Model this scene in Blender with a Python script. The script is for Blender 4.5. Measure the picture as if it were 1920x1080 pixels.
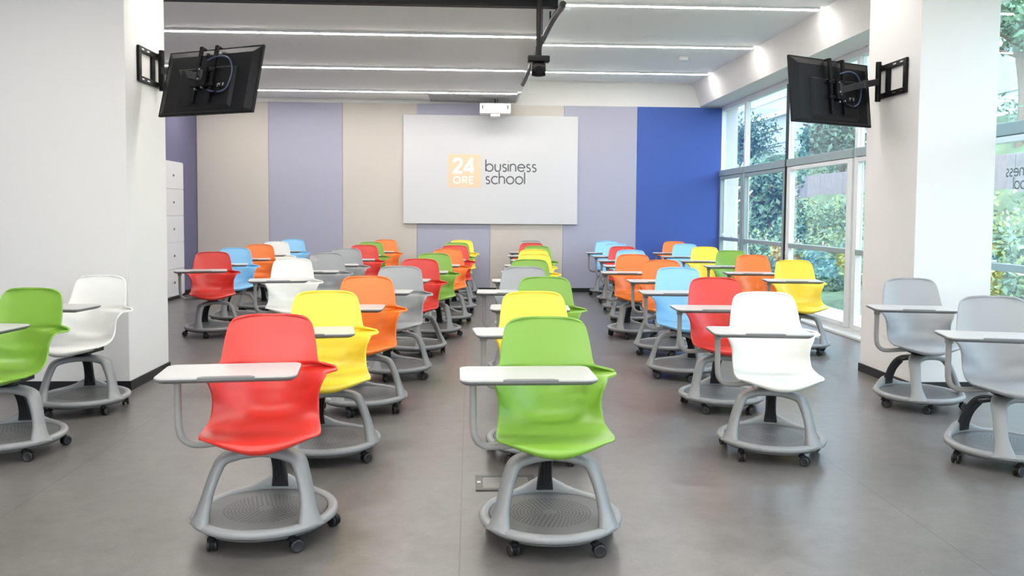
import bpy, bmesh, math, random
from mathutils import Vector, Matrix
PI = math.pi
C = bpy.context.scene.collection
for o in list(bpy.data.objects):
    bpy.data.objects.remove(o)

# ------------------------------------------------------------------ camera
CAM_H = 1.343
cd = bpy.data.cameras.new('camera')
cd.sensor_fit = 'HORIZONTAL'
cd.sensor_width = 36.0
cd.lens = 36.0 * 1600 / 1920
cd.shift_y = -56 / 1920
cam = bpy.data.objects.new('camera', cd)
C.objects.link(cam)
cam.matrix_world = (Matrix.Translation((0, 0, CAM_H)) @ Matrix.Rotation(-math.radians(2.86), 4, 'Z')
                    @ Matrix.Rotation(PI / 2 - math.radians(3.05), 4, 'X') @ Matrix.Rotation(math.radians(0.43), 4, 'Z'))
bpy.context.scene.camera = cam

# ------------------------------------------------------------------ world
w = bpy.data.worlds.new('sky')
bpy.context.scene.world = w
w.use_nodes = True
nt = w.node_tree
nt.nodes.clear()
sky = nt.nodes.new('ShaderNodeTexSky')
sky.sky_type = 'NISHITA'
sky.sun_disc = False
sky.sun_elevation = math.radians(38)
sky.sun_rotation = math.radians(200)
sky.air_density = 1.0
sky.dust_density = 4.0
mixw = nt.nodes.new('ShaderNodeMix')
mixw.data_type = 'RGBA'
mixw.inputs['Factor'].default_value = 0.55
mixw.inputs['B'].default_value = (4.1, 5.0, 6.2, 1)
bg = nt.nodes.new('ShaderNodeBackground')
bg.inputs['Strength'].default_value = 0.78
wo = nt.nodes.new('ShaderNodeOutputWorld')
nt.links.new(sky.outputs[0], mixw.inputs['A'])
nt.links.new(mixw.outputs['Result'], bg.inputs['Color'])
nt.links.new(bg.outputs[0], wo.inputs['Surface'])

vs = bpy.context.scene.view_settings
vs.view_transform = 'Standard'
vs.look = 'None'
vs.gamma = 1
vs.use_curve_mapping = False
vs.exposure = 0.94
STRIP = 40.0          # emission strength of the LED strips
STRIP_COL = (1.0, 0.955, 0.90)

# ------------------------------------------------------------------ materials
def mat(name, col, rough=0.5, metal=0.0, spec=0.5, noise=None, bump=None, emit=None):
    m = bpy.data.materials.new(name)
    m.use_nodes = True
    n = m.node_tree.nodes
    l = m.node_tree.links
    b = n['Principled BSDF']
    b.inputs['Base Color'].default_value = (*col, 1)
    b.inputs['Roughness'].default_value = rough
    b.inputs['Metallic'].default_value = metal
    b.inputs['Specular IOR Level'].default_value = spec
    tc = None
    if noise or bump:
        tc = n.new('ShaderNodeTexCoord')
    if noise:
        sc, amt = noise
        t = n.new('ShaderNodeTexNoise')
        t.inputs['Scale'].default_value = sc
        t.inputs['Detail'].default_value = 6
        l.new(tc.outputs['Object'], t.inputs['Vector'])
        r = n.new('ShaderNodeValToRGB')
        r.color_ramp.elements[0].position = 0.3
        r.color_ramp.elements[1].position = 0.7
        r.color_ramp.elements[0].color = (*[c * (1 - amt) for c in col], 1)
        r.color_ramp.elements[1].color = (*[min(1, c * (1 + amt)) for c in col], 1)
        l.new(t.outputs['Fac'], r.inputs['Fac'])
        l.new(r.outputs['Color'], b.inputs['Base Color'])
    if bump:
        sc, amt = bump
        t2 = n.new('ShaderNodeTexNoise')
        t2.inputs['Scale'].default_value = sc
        t2.inputs['Detail'].default_value = 3
        l.new(tc.outputs['Object'], t2.inputs['Vector'])
        bp = n.new('ShaderNodeBump')
        bp.inputs['Strength'].default_value = amt
        bp.inputs['Distance'].default_value = 0.002
        l.new(t2.outputs['Fac'], bp.inputs['Height'])
        l.new(bp.outputs['Normal'], b.inputs['Normal'])
    if emit:
        b.inputs['Emission Color'].default_value = (*emit[0], 1)
        b.inputs['Emission Strength'].default_value = emit[1]
    return m

PLASTIC = {
    'red': (0.66, 0.026, 0.016), 'green': (0.20, 0.40, 0.035), 'yellow': (0.93, 0.72, 0.045),
    'orange': (0.84, 0.19, 0.014), 'grey': (0.33, 0.34, 0.35), 'white': (0.84, 0.84, 0.80),
    'blue': (0.26, 0.58, 0.88)}
SH = {k: mat(k + '_plastic', v, 0.38, bump=(900, 0.08)) for k, v in PLASTIC.items()}
for m_ in SH.values():
    b_ = m_.node_tree.nodes['Principled BSDF']
    b_.inputs['Coat Weight'].default_value = .38
    b_.inputs['Coat Roughness'].default_value = .42
    b_.inputs['Coat IOR'].default_value = 1.6
M_base = mat('grey_cast_metal', (0.26, 0.265, 0.27), 0.40, bump=(700, 0.06))
M_tube = mat('grey_tube', (0.31, 0.305, 0.30), 0.35)
M_dark = mat('dark_post', (0.020, 0.021, 0.023), 0.45, spec=.35)
M_black = mat('black_plastic', (0.004, 0.004, 0.0045), 0.5, spec=.2)
M_wheel = mat('caster_rubber', (0.018, 0.018, 0.019), 0.38)
M_desk = mat('desk_laminate', (0.47, 0.465, 0.455), 0.36, noise=(60, 0.02))
M_edge = mat('desk_edge_grey', (0.16, 0.163, 0.167), 0.45)
M_wall = mat('white_wall_paint', (0.76, 0.745, 0.725), 0.75, bump=(160, 0.10))
M_ceil = mat('ceiling_paint', (0.83, 0.83, 0.82), 0.8, noise=(0.35, 0.02))
M_white = mat('white_lacquer', (0.80, 0.80, 0.79), 0.4)
M_frame = mat('white_window_frame', (0.80, 0.82, 0.83), 0.35)
M_steel = mat('grey_green_profile', (0.30, 0.38, 0.39), 0.35)
M_baseb = mat('black_baseboard', (0.010, 0.010, 0.012), 0.4)
M_locker = mat('locker_white', (0.78, 0.77, 0.79), 0.35)
M_beige = mat('panel_beige', (0.585, 0.54, 0.495), 0.85, noise=(300, 0.05), bump=(400, 0.15))
M_lav = mat('panel_lavender_grey', (0.40, 0.40, 0.50), 0.85, noise=(300, 0.05), bump=(400, 0.15))
M_royal = mat('panel_royal_blue', (0.045, 0.10, 0.38), 0.7, noise=(300, 0.06), bump=(400, 0.15))
M_navy = mat('wall_muted_violet', (0.15, 0.145, 0.245), 0.8, noise=(200, 0.05))
M_screen = mat('screen_board_white', (0.64, 0.64, 0.66), 0.6)
M_ink = mat('dark_grey_lettering', (0.10, 0.11, 0.12), 0.6)
M_logo = mat('pale_orange_square', (0.86, 0.60, 0.42), 0.6)
M_logow = mat('logo_white', (0.86, 0.84, 0.80), 0.6)
M_strip = mat('led_diffuser', (0.9, 0.9, 0.9), 0.5, emit=(STRIP_COL, STRIP))
M_tv = mat('tv_back_plastic', (0.004, 0.0045, 0.006), 0.45, spec=.22)
M_tvglass = mat('tv_screen_glass', (0.005, 0.005, 0.006), 0.12)
M_zinc = mat('bare_zinc', (0.55, 0.55, 0.55), 0.3, metal=1.0)
M_cable = mat('blue_grey_cable', (0.05, 0.07, 0.14), 0.4)
M_socket = mat('floor_socket_frame', (0.07, 0.065, 0.062), 0.4)

def glass_mat():
    m = bpy.data.materials.new('window_glass')
    m.use_nodes = True
    n = m.node_tree.nodes
    l = m.node_tree.links
    n.clear()
    out = n.new('ShaderNodeOutputMaterial')
    tr = n.new('ShaderNodeBsdfTransparent')
    tr.inputs['Color'].default_value = (0.93, 0.97, 0.96, 1)
    gl = n.new('ShaderNodeBsdfGlossy')
    gl.inputs['Roughness'].default_value = 0.015
    lw = n.new('ShaderNodeLayerWeight')
    pw = n.new('ShaderNodeMath'); pw.operation = 'POWER'; pw.inputs[1].default_value = 5
    l.new(lw.outputs['Facing'], pw.inputs[0])
    fr = n.new('ShaderNodeMath'); fr.operation = 'MULTIPLY_ADD'; fr.inputs[1].default_value = .95; fr.inputs[2].default_value = .13
    l.new(pw.outputs[0], fr.inputs[0])
    lw.inputs['Blend'].default_value = 0.5
    mx = n.new('ShaderNodeMixShader')
    l.new(fr.outputs[0], mx.inputs[0])
    l.new(tr.outputs[0], mx.inputs[1])
    l.new(gl.outputs[0], mx.inputs[2])
    l.new(mx.outputs[0], out.inputs['Surface'])
    return m
M_glass = glass_mat()

def floor_mat():
    m = mat('vinyl_floor', (0.27, 0.255, 0.245), 0.36)
    n = m.node_tree.nodes
    l = m.node_tree.links
    b = n['Principled BSDF']
    tc = n.new('ShaderNodeTexCoord')
    t1 = n.new('ShaderNodeTexNoise'); t1.inputs['Scale'].default_value = 1.3; t1.inputs['Detail'].default_value = 8
    t2 = n.new('ShaderNodeTexNoise'); t2.inputs['Scale'].default_value = 9; t2.inputs['Detail'].default_value = 12; t2.inputs['Roughness'].default_value = .75
    l.new(tc.outputs['Object'], t1.inputs['Vector']); l.new(tc.outputs['Object'], t2.inputs['Vector'])
    r1 = n.new('ShaderNodeValToRGB')
    r1.color_ramp.elements[0].position = .3; r1.color_ramp.elements[0].color = (.125, .115, .108, 1)
    r1.color_ramp.elements[1].position = .7; r1.color_ramp.elements[1].color = (.165, .154, .147, 1)
    r2 = n.new('ShaderNodeValToRGB')
    r2.color_ramp.elements[0].position = .30; r2.color_ramp.elements[0].color = (.74, .74, .74, 1)
    r2.color_ramp.elements[1].position = .72; r2.color_ramp.elements[1].color = (1.16, 1.15, 1.15, 1)
    l.new(t1.outputs['Fac'], r1.inputs['Fac']); l.new(t2.outputs['Fac'], r2.inputs['Fac'])
    mx = n.new('ShaderNodeMix'); mx.data_type = 'RGBA'; mx.blend_type = 'MULTIPLY'; mx.inputs['Factor'].default_value = 1
    l.new(r1.outputs['Color'], mx.inputs['A']); l.new(r2.outputs['Color'], mx.inputs['B'])
    t3 = n.new('ShaderNodeTexNoise'); t3.inputs['Scale'].default_value = 75; t3.inputs['Detail'].default_value = 2
    l.new(tc.outputs['Object'], t3.inputs['Vector'])
    r3 = n.new('ShaderNodeValToRGB')
    r3.color_ramp.elements[0].position = .66; r3.color_ramp.elements[0].color = (0, 0, 0, 1)
    r3.color_ramp.elements[1].position = .74; r3.color_ramp.elements[1].color = (.35, .35, .35, 1)
    l.new(t3.outputs['Fac'], r3.inputs['Fac'])
    mx0 = n.new('ShaderNodeMix'); mx0.data_type = 'RGBA'; mx0.inputs['B'].default_value = (.34, .325, .31, 1)
    l.new(r3.outputs['Color'], mx0.inputs['Factor']); l.new(mx.outputs['Result'], mx0.inputs['A'])
    mx = mx0
    # welded seams between the vinyl sheets, every two metres
    sp = n.new('ShaderNodeSeparateXYZ'); l.new(tc.outputs['Object'], sp.inputs[0])
    a = n.new('ShaderNodeMath'); a.operation = 'ADD'; a.inputs[1].default_value = 0.035 + 20
    l.new(sp.outputs['X'], a.inputs[0])
    md = n.new('ShaderNodeMath'); md.operation = 'MODULO'; md.inputs[1].default_value = 2.0
    l.new(a.outputs[0], md.inputs[0])
    lt = n.new('ShaderNodeMath'); lt.operation = 'LESS_THAN'; lt.inputs[1].default_value = 0.005
    l.new(md.outputs[0], lt.inputs[0])
    mx2 = n.new('ShaderNodeMix'); mx2.data_type = 'RGBA'; mx2.inputs['B'].default_value = (.075, .07, .067, 1)
    l.new(lt.outputs[0], mx2.inputs['Factor']); l.new(mx.outputs['Result'], mx2.inputs['A'])
    l.new(mx2.outputs['Result'], b.inputs['Base Color'])
    rr = n.new('ShaderNodeMapRange'); rr.inputs['To Min'].default_value = .24; rr.inputs['To Max'].default_value = .38
    l.new(t1.outputs['Fac'], rr.inputs['Value']); l.new(rr.outputs[0], b.inputs['Roughness'])
    return m
M_floor = floor_mat()

def tray_mat():
    """grey plastic with concentric rings of punched holes"""
    m = mat('perforated_tray', (0.135, 0.138, 0.14), 0.5)
    n = m.node_tree.nodes
    l = m.node_tree.links
    b = n['Principled BSDF']
    tc = n.new('ShaderNodeTexCoord')
    sp = n.new('ShaderNodeSeparateXYZ'); l.new(tc.outputs['Object'], sp.inputs[0])
    def mth(op, a, b_=None, c=None):
        q = n.new('ShaderNodeMath'); q.operation = op
        for i, v in enumerate((a, b_, c)):
            if v is None: continue
            if isinstance(v, (int, float)): q.inputs[i].default_value = v
            else: l.new(v, q.inputs[i])
        return q.outputs[0]
    x, y = sp.outputs['X'], sp.outputs['Y']
    r = mth('SQRT', mth('ADD', mth('MULTIPLY', x, x), mth('MULTIPLY', y, y)))
    rs = mth('DIVIDE', r, 0.0145)
    ring = mth('FLOOR', rs)
    fr = mth('SUBTRACT', mth('SUBTRACT', rs, ring), 0.5)
    ang = mth('ADD', mth('DIVIDE', mth('ARCTAN2', y, x), 2 * PI), 0.5)
    k = mth('MULTIPLY', ring, 5.0)
    an = mth('MULTIPLY', ang, k)
    fa = mth('SUBTRACT', mth('FRACT', an), 0.5)
    d = mth('SQRT', mth('ADD', mth('MULTIPLY', fr, fr), mth('MULTIPLY', fa, fa)))
    hole = mth('LESS_THAN', d, 0.30)
    inr = mth('MULTIPLY', mth('LESS_THAN', r, 0.172), mth('GREATER_THAN', r, 0.029))
    f_ = mth('MULTIPLY', hole, inr)
    mx = n.new('ShaderNodeMix'); mx.data_type = 'RGBA'
    mx.inputs['A'].default_value = (0.105, 0.107, 0.11, 1)
    mx.inputs['B'].default_value = (0.018, 0.018, 0.02, 1)
    l.new(f_, mx.inputs['Factor'])
    l.new(mx.outputs['Result'], b.inputs['Base Color'])
    return m
M_tray = tray_mat()

# ------------------------------------------------------------------ helpers
def link_mesh(name, bm, m, parent=None, smooth=False, bevel=0.0, bseg=2):
    bmesh.ops.recalc_face_normals(bm, faces=bm.faces)
    me = bpy.data.meshes.new(name)
    bm.to_mesh(me)
    bm.free()
    for mm in (m if isinstance(m, (list, tuple)) else [m]):
        me.materials.append(mm)
    o = bpy.data.objects.new(name, me)
    C.objects.link(o)
    if smooth:
        for p in me.polygons:
            p.use_smooth = True
    if bevel:
        md = o.modifiers.new('bevel', 'BEVEL')
        md.width = bevel
        md.segments = bseg
        md.limit_method = 'ANGLE'
        md.angle_limit = math.radians(40)
        md.harden_normals = False
    if parent:
        o.parent = parent
    return o

def B(): return bmesh.new()

def box(bm, x0, x1, y0, y1, z0, z1, mx=None, mi=0):
    v = [bm.verts.new(Vector(p)) for p in
         ((x0, y0, z0), (x1, y0, z0), (x1, y1, z0), (x0, y1, z0), (x0, y0, z1), (x1, y0, z1), (x1, y1, z1), (x0, y1, z1))]
    if mx is not None:
        for q in v: q.co = mx @ q.co
    for f in ((0, 3, 2, 1), (4, 5, 6, 7), (0, 1, 5, 4), (1, 2, 6, 5), (2, 3, 7, 6), (3, 0, 4, 7)):
        fc = bm.faces.new([v[i] for i in f]); fc.material_index = mi
    return v

def rings(bm, loops, closed_ring=True, cap0=True, cap1=True, close_path=False):
    vr = [[bm.verts.new(p) for p in lp] for lp in loops]
    n = len(vr[0])
    m = len(vr)
    for i in range(m if close_path else m - 1):
        a, b = vr[i], vr[(i + 1) % m]
        for j in range(n if closed_ring else n - 1):
            k = (j + 1) % n
            bm.faces.new((a[j], a[k], b[k], b[j]))
    if not close_path:
        if cap0: bm.faces.new(vr[0][::-1])
        if cap1: bm.faces.new(vr[-1])
    return vr

def lathe(bm, prof, seg=24, mx=None, z0=0):
    loops = []
    for (r, z) in prof:
        lp = [Vector((r * math.cos(2 * PI * i / seg), r * math.sin(2 * PI * i / seg), z + z0)) for i in range(seg)]
        if mx is not None: lp = [mx @ p for p in lp]
        loops.append(lp)
    return rings(bm, loops)

def cyl(bm, p0, p1, r, seg=12, r1=None):
    p0, p1 = Vector(p0), Vector(p1)
    q = (p1 - p0).to_track_quat('Z', 'Y').to_matrix().to_4x4()
    h = (p1 - p0).length
    lathe(bm, [(r, 0), (r if r1 is None else r1, h)], seg, Matrix.Translation(p0) @ q)

def catmull(pts, n):
    """resample a list of equal-length tuples with Catmull-Rom, n steps per span"""
    out = []
    P = [Vector(p) if len(p) <= 4 else p for p in pts]
    m = len(pts)
    for i in range(m - 1):
        p0, p1, p2, p3 = pts[max(i - 1, 0)], pts[i], pts[i + 1], pts[min(i + 2, m - 1)]
        for k in range(n):
            t = k / n
            out.append(tuple(0.5 * ((2 * b) + (-a + c) * t + (2 * a - 5 * b + 4 * c - d) * t * t + (-a + 3 * b - 3 * c + d) * t ** 3)
                             for a, b, c, d in zip(p0, p1, p2, p3)))
    out.append(tuple(pts[-1]))
    return out

def tube(bm, pts, r, seg=10, n=4, ry=None, up=(0, 0, 1)):
    """swept round or oval bar along smoothed points"""
    ps = [Vector(p) for p in (catmull(pts, n) if n > 1 else pts)]
    loops = []
    side = None
    for i, p in enumerate(ps):
        t = (ps[min(i + 1, len(ps) - 1)] - ps[max(i - 1, 0)]).normalized()
        if side is None:
            side = t.cross(Vector(up))
            if side.length < 1e-3: side = t.cross(Vector((0, 1, 0)))
        side = (side - t * side.dot(t)).normalized()
        nn = side.cross(t).normalized()
        loops.append([p + side * (r * math.cos(2 * PI * k / seg)) + nn * ((ry or r) * math.sin(2 * PI * k / seg)) for k in range(seg)])
    rings(bm, loops)

def band(bm, pts, n=5):
    """swept rounded-rectangle bar; pts = (x,y,z, wx,wy,wz, halfwidth, halfthick)"""
    ps = catmull(pts, n)
    loops = []
    for i, p in enumerate(ps):
        c = Vector(p[:3])
        a = Vector(ps[max(i - 1, 0)][:3]); b = Vector(ps[min(i + 1, len(ps) - 1)][:3])
        t = (b - a).normalized()
        wd = Vector(p[3:6]); wd = (wd - t * wd.dot(t)).normalized()
        th = wd.cross(t).normalized()
        hw, ht = p[6], p[7]
        q = 0.35
        sec = [(-1, -q), (-1 + .12, -1), (1 - .12, -1), (1, -q), (1, q), (1 - .12, 1), (-1 + .12, 1), (-1, q)]
        loops.append([c + wd * (hw * u) + th * (ht * v) for u, v in sec])
    rings(bm, loops)

def empty(name, loc=(0, 0, 0), rz=0.0, parent=None):
    o = bpy.data.objects.new(name, None)
    o.empty_display_size = 0.1
    C.objects.link(o)
    o.location = loc
    o.rotation_euler = (0, 0, rz)
    if parent: o.parent = parent
    return o

def tag(o, label=None, cat=None, group=None, kind=None):
    if label: o['label'] = label
    if cat: o['category'] = cat
    if group: o['group'] = group
    if kind: o['kind'] = kind
    return o

def struct(name, bm, m, parent=None, **k):
    o = link_mesh(name, bm, m, parent, **k)
    if parent is None: o['kind'] = 'structure'
    return o

# ------------------------------------------------------------------ room shell
YW = 14.43          # far wall
XL, XR = -4.51, 4.31
YB = -4.0
ZL, ZH = 3.21, 3.55  # lower (left) and upper (right) ceiling levels
XS = 0.80           # step between them
Zp = 3.145          # top of the coloured panels

bm = B(); box(bm, XL - .2, XR + .25, YB - .2, YW + .2, -0.15, 0.0); struct('floor', bm, M_floor)
bm = B()
box(bm, XL - .2, XS, YB - .2, YW + .2, ZL, ZL + .5)
box(bm, XS, XR + .25, YB - .2, YW + .2, ZH, ZH + .16)
struct('ceiling', bm, M_ceil)
bm = B(); box(bm, XL - .2, XR + .25, YW, YW + .2, 0, ZH); struct('wall_far', bm, M_wall)
bm = B(); box(bm, XL - .2, XL, YB, YW, 0, ZL); struct('wall_left', bm, M_navy)
bm = B()
box(bm, XL - .2, XR + .25, YB - .2, YB, 0, .7); box(bm, XL - .2, XR + .25, YB - .2, YB, 3.05, ZH)
box(bm, XL - .2, -4.1, YB - .2, YB, .7, 3.05); box(bm, -.1, XR + .25, YB - .2, YB, .7, 3.05)
struct('wall_back', bm, M_wall)
bm = B()  # unseen window added behind the camera to bring in frontal daylight
for q in range(3):
    xx = -4.1 + q * 2.0
    box(bm, xx - .03, xx + .03, YB - .12, YB - .06, .7, 3.05)
box(bm, -4.1, -.1, YB - .12, YB - .06, .7, .76); box(bm, -4.1, -.1, YB - .12, YB - .06, 2.99, 3.05)
wb = struct('window_10', bm, M_frame)
bm = B(); box(bm, -4.07, -.13, YB - .095, YB - .087, .76, 2.99); link_mesh('window_pane', bm, M_glass, wb)
# bulkhead above the windows: sloped face and a flat underside
bm = B()
sec = [(3.765, ZH), (3.895, 3.165), (XR + .25, 3.165), (XR + .25, ZH)]
loops = [[Vector((x, y, z)) for x, z in sec] for y in (YB, YW)]
rings(bm, loops)
struct('wall_right', bm, M_wall)
# coloured wall panels
edges = [-4.505, -3.335, -2.118, -0.885, 0.345, 1.578, 2.825, 4.29]
mats = [M_beige, M_lav, M_beige, M_lav, M_beige, M_lav, M_royal]
for i in range(7):
    bm = B(); box(bm, edges[i] + .002, edges[i + 1] - .002, YW - .03, YW, 0.07, Zp)
    o = struct('trim_%d' % (i + 1), bm, mats[i], bevel=.002)
bm = B(); box(bm, XL, XR, YW - .045, YW, 0, .068); struct('baseboard_far', bm, M_baseb)
bm = B(); box(bm, XL, XL + .012, YB, YW - .05, 0, .07); struct('baseboard_left', bm, M_baseb)
# projecting wall on the left, column on the right
bm = B(); box(bm, XL, -2.52, 6.43, 7.25, 0, ZL); struct('wall_partition', bm, M_wall, bevel=.004)
bm = B(); box(bm, XL + .02, -2.508, 6.418, 7.262, 0, .07); struct('baseboard_partition', bm, M_baseb)
bm = B(); box(bm, 3.377, 3.985, 6.32, 7.165, 0, ZH); struct('wall_column', bm, M_wall, bevel=.004)
bm = B(); box(bm, 3.367, 3.995, 6.31, 7.175, 0, .07); struct('baseboard_column', bm, M_baseb)

# ------------------------------------------------------------------ windows
mull = [YW, 13.17, 11.35, 9.30, 7.30, 5.25, 3.2, 1.15, -0.9, -2.9]
for i in range(len(mull) - 1):
    y1, y0 = mull[i], mull[i + 1]
    bm = B()
    X0, X1 = 4.27, 4.35
    box(bm, X0, X1, y0, y1, 0, .075)                 # sill
    box(bm, X0, X1, y0, y1, 3.09, 3.165)             # head
    box(bm, X0, X1, y1 - .035, y1, .075, 3.09)
    box(bm, X0, X1, y0, y0 + .035, .075, 3.09)
    win = struct('window_%d' % (i + 1), bm, M_frame, bevel=.004)
    bm = B(); box(bm, X0 - .03, X1 + .02, y0 + .036, y1 - .036, 1.985, 2.085)
    link_mesh('transom', bm, M_steel, win, bevel=.006)
    # lower opening sash with middle rail
    a, b = y0 + .045, y1 - .045
    bm = B()
    wd = .12 if i == 2 else .055
    box(bm, X0 - .02, X1 - .03, a, a + wd, .08, 1.98)
    box(bm, X0 - .02, X1 - .03, b - wd, b, .08, 1.98)
    box(bm, X0 - .02, X1 - .03, a + wd, b - wd, 1.93, 1.98)
    box(bm, X0 - .02, X1 - .03, a + wd, b - wd, .08, .13)
    link_mesh('sash_frame', bm, M_frame if i in (2, 3, 4) else M_steel, win, bevel=.004)
    bm = B(); box(bm, X0 - .03, X1 - .03, a + wd, b - wd, .905, .965)
    link_mesh('middle_rail', bm, M_steel, win, bevel=.006)
    for q in (.33, .72):
        bm = B(); yy = a + (b - a) * q
        box(bm, X0 - .045, X0 - .031, yy - .05, yy + .05, .975, .99)
        box(bm, X0 - .045, X0 - .031, yy + .03, yy + .05, .99, 1.03)
        link_mesh('window_latch', bm, M_white, win, bevel=.002)
    for (z0, z1) in ((.13, .905), (.965, 1.93), (2.085, 3.09)):
        bm = B()
        yy0, yy1 = (a + wd, b - wd) if z1 < 2 else (y0 + .035, y1 - .035)
        box(bm, 4.30, 4.308, yy0, yy1, z0, z1)
        link_mesh('window_pane', bm, M_glass, win)
bm = B(); box(bm, 4.235, 4.268, 11.31, 11.335, .08, 3.09); struct('trim_8', bm, M_dark)
bm = B(); box(bm, 4.15, XR - .04, YB, YW - .05, 0, .03); struct('trim_9', bm, M_frame, bevel=.004)

# ------------------------------------------------------------------ lettering strokes
def arc(cx, cy, r, a0, a1, n=18, ry=None):
    return [(cx + r * math.cos(math.radians(a0 + (a1 - a0) * i / n)), cy + (ry or r) * math.sin(math.radians(a0 + (a1 - a0) * i / n))) for i in range(n + 1)]
G = {
    'b': (1.08, [[(.0, 0), (.0, 1.62)], arc(.5, .5, .5, 0, 360)]),
    'u': (.82, [[(0, 1), (0, .37)] + arc(.37, .37, .37, 180, 360) + [(.74, 1)]]),
    's': (.60, [arc(.29, .75, .23, 35, 270, 12) + arc(.28, .25, .26, 90, -145, 12)]),
    'i': (.10, [[(0, 0), (0, 1)], [(0, 1.34), (0, 1.42)]]),
    'n': (.82, [[(0, 0), (0, 1)], [(0, .5)] + arc(.37, .63, .37, 180, 0) + [(.74, 0)]]),
    'e': (1.0, [[(.02, .52), (.98, .52)] + arc(.5, .5, .48, 4, 322)]),
    'c': (.86, [arc(.5, .5, .5, 48, 312)]),
    'h': (.82, [[(0, 0), (0, 1.62)], [(0, .5)] + arc(.37, .63, .37, 180, 0) + [(.74, 0)]]),
    'o': (1.05, [arc(.5, .5, .5, 0, 360)]),
    'l': (.10, [[(0, 0), (0, 1.62)]]),
    '2': (.95, [arc(.40, .98, .36, 170, -30) + [(.06, .06), (.88, .06)]]),
    '4': (1.0, [[(.68, 0), (.68, 1.34), (.02, .34), (.92, .34)]]),
    'O': (1.1, [arc(.5, .5, .5, 0, 360)]),
    'R': (.78, [[(0, 0), (0, 1), (.35, 1)] + arc(.38, .74, .26, 90, -90) + [(0, .48)], [(.32, .48), (.66, 0)]]),
    'E': (.7, [[(.6, 1), (0, 1), (0, 0), (.6, 0)], [(0, .5), (.52, .5)]])}

CNT = [0]
def write(bm, text, size, stroke, gap, mx, depth=.0006):
    x = 0
    for ch in text:
        if ch == ' ': x += .5; continue
        wd, strokes = G[ch]
        for st in strokes:
            for k in range(len(st) - 1):
                a = Vector((st[k][0] + x, st[k][1], 0)) * size
                b = Vector((st[k + 1][0] + x, st[k + 1][1], 0)) * size
                d = (b - a)
                if d.length < 1e-6: continue
                d.normalize()
                nn = Vector((-d.y, d.x, 0)) * stroke / 2
                CNT[0] += 1
                dz = depth + (CNT[0] % 40) * .00003
                bm.faces.new([bm.verts.new(mx @ Vector((p.x, p.y, dz))) for p in (a - nn, b - nn, b + nn, a + nn)])
                if k > 0:      # round join
                    dz += .000015
                    bm.faces.new([bm.verts.new(mx @ Vector((a.x + stroke / 2 * math.cos(q * PI / 5), a.y + stroke / 2 * math.sin(q * PI / 5), dz))) for q in range(10)])
        x += wd + gap
    return x * size

def px(x): return (x - 880.7) / 111.7
def pz(y): return 1.153 + (419 - y) / 112.2

# projection board
bm = B(); box(bm, -1.107, 1.812, YW - .075, YW - .032, 1.150, 2.960)
board = tag(link_mesh('projection_board', bm, M_screen, bevel=.004),
            'wide white projection board with lettering mounted on the striped far wall', 'projection board')
Ms = Matrix.Translation((0, YW - .0752, 0)) @ Matrix(((1, 0, 0, 0), (0, 0, -1, 0), (0, 1, 0, 0), (0, 0, 0, 1)))
def at_board(x, y): return Matrix.Translation((px(x), YW - .0752, pz(y))) @ Matrix(((1, 0, 0, 0), (0, 0, -1, 0), (0, 1, 0, 0), (0, 0, 0, 1)))
bm = B(); write(bm, 'business', .121, .0215, .20, at_board(910.5, 320.3)); tag(link_mesh('lettering', bm, M_ink, board), 'dark grey word business')
bm = B(); write(bm, 'school', .121, .0215, .20, at_board(910.5, 343.6)); tag(link_mesh('lettering', bm, M_ink, board), 'dark grey word school')
bm = B(); box(bm, px(840), px(901.5), YW - .0775, YW - .0751, pz(351), pz(289)); lg = tag(link_mesh('logo_square', bm, M_logo, board), 'pale orange logo square')
def at_logo(x, y): return Matrix.Translation((px(x), YW - .0776, pz(y))) @ Matrix(((1, 0, 0, 0), (0, 0, -1, 0), (0, 1, 0, 0), (0, 0, 0, 1)))
bm = B(); write(bm, '24', .175, .052, .10, at_logo(850, 324)); tag(link_mesh('logo_number', bm, M_logow, lg), 'white number 24')
bm = B(); write(bm, 'ORE', .108, .026, .30, at_logo(850.5, 343)); tag(link_mesh('logo_word', bm, M_logow, lg), 'white word ORE')

# mirrored lettering on the glass near the column (reads from outside)
bm = B()
def at_glass(y, z): return Matrix.Translation((4.298, y, z)) @ Matrix(((0, 0, 1, 0), (1, 0, 0, 0), (0, 1, 0, 0), (0, 0, 0, 1)))
ln = write(B(), 'business', .060, .010, .20, at_glass(0, 0))
write(bm, 'business', .060, .0105, .20, at_glass(6.685 - ln, 1.662))
write(bm, 'school', .060, .0105, .20, at_glass(6.685 - ln, 1.560))
tag(link_mesh('window_lettering', bm, mat('grey_vinyl_lettering', (.10, .13, .13), .6)),
    'mirrored grey vinyl lettering stuck on the window glass right of the column', 'sign')

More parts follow.
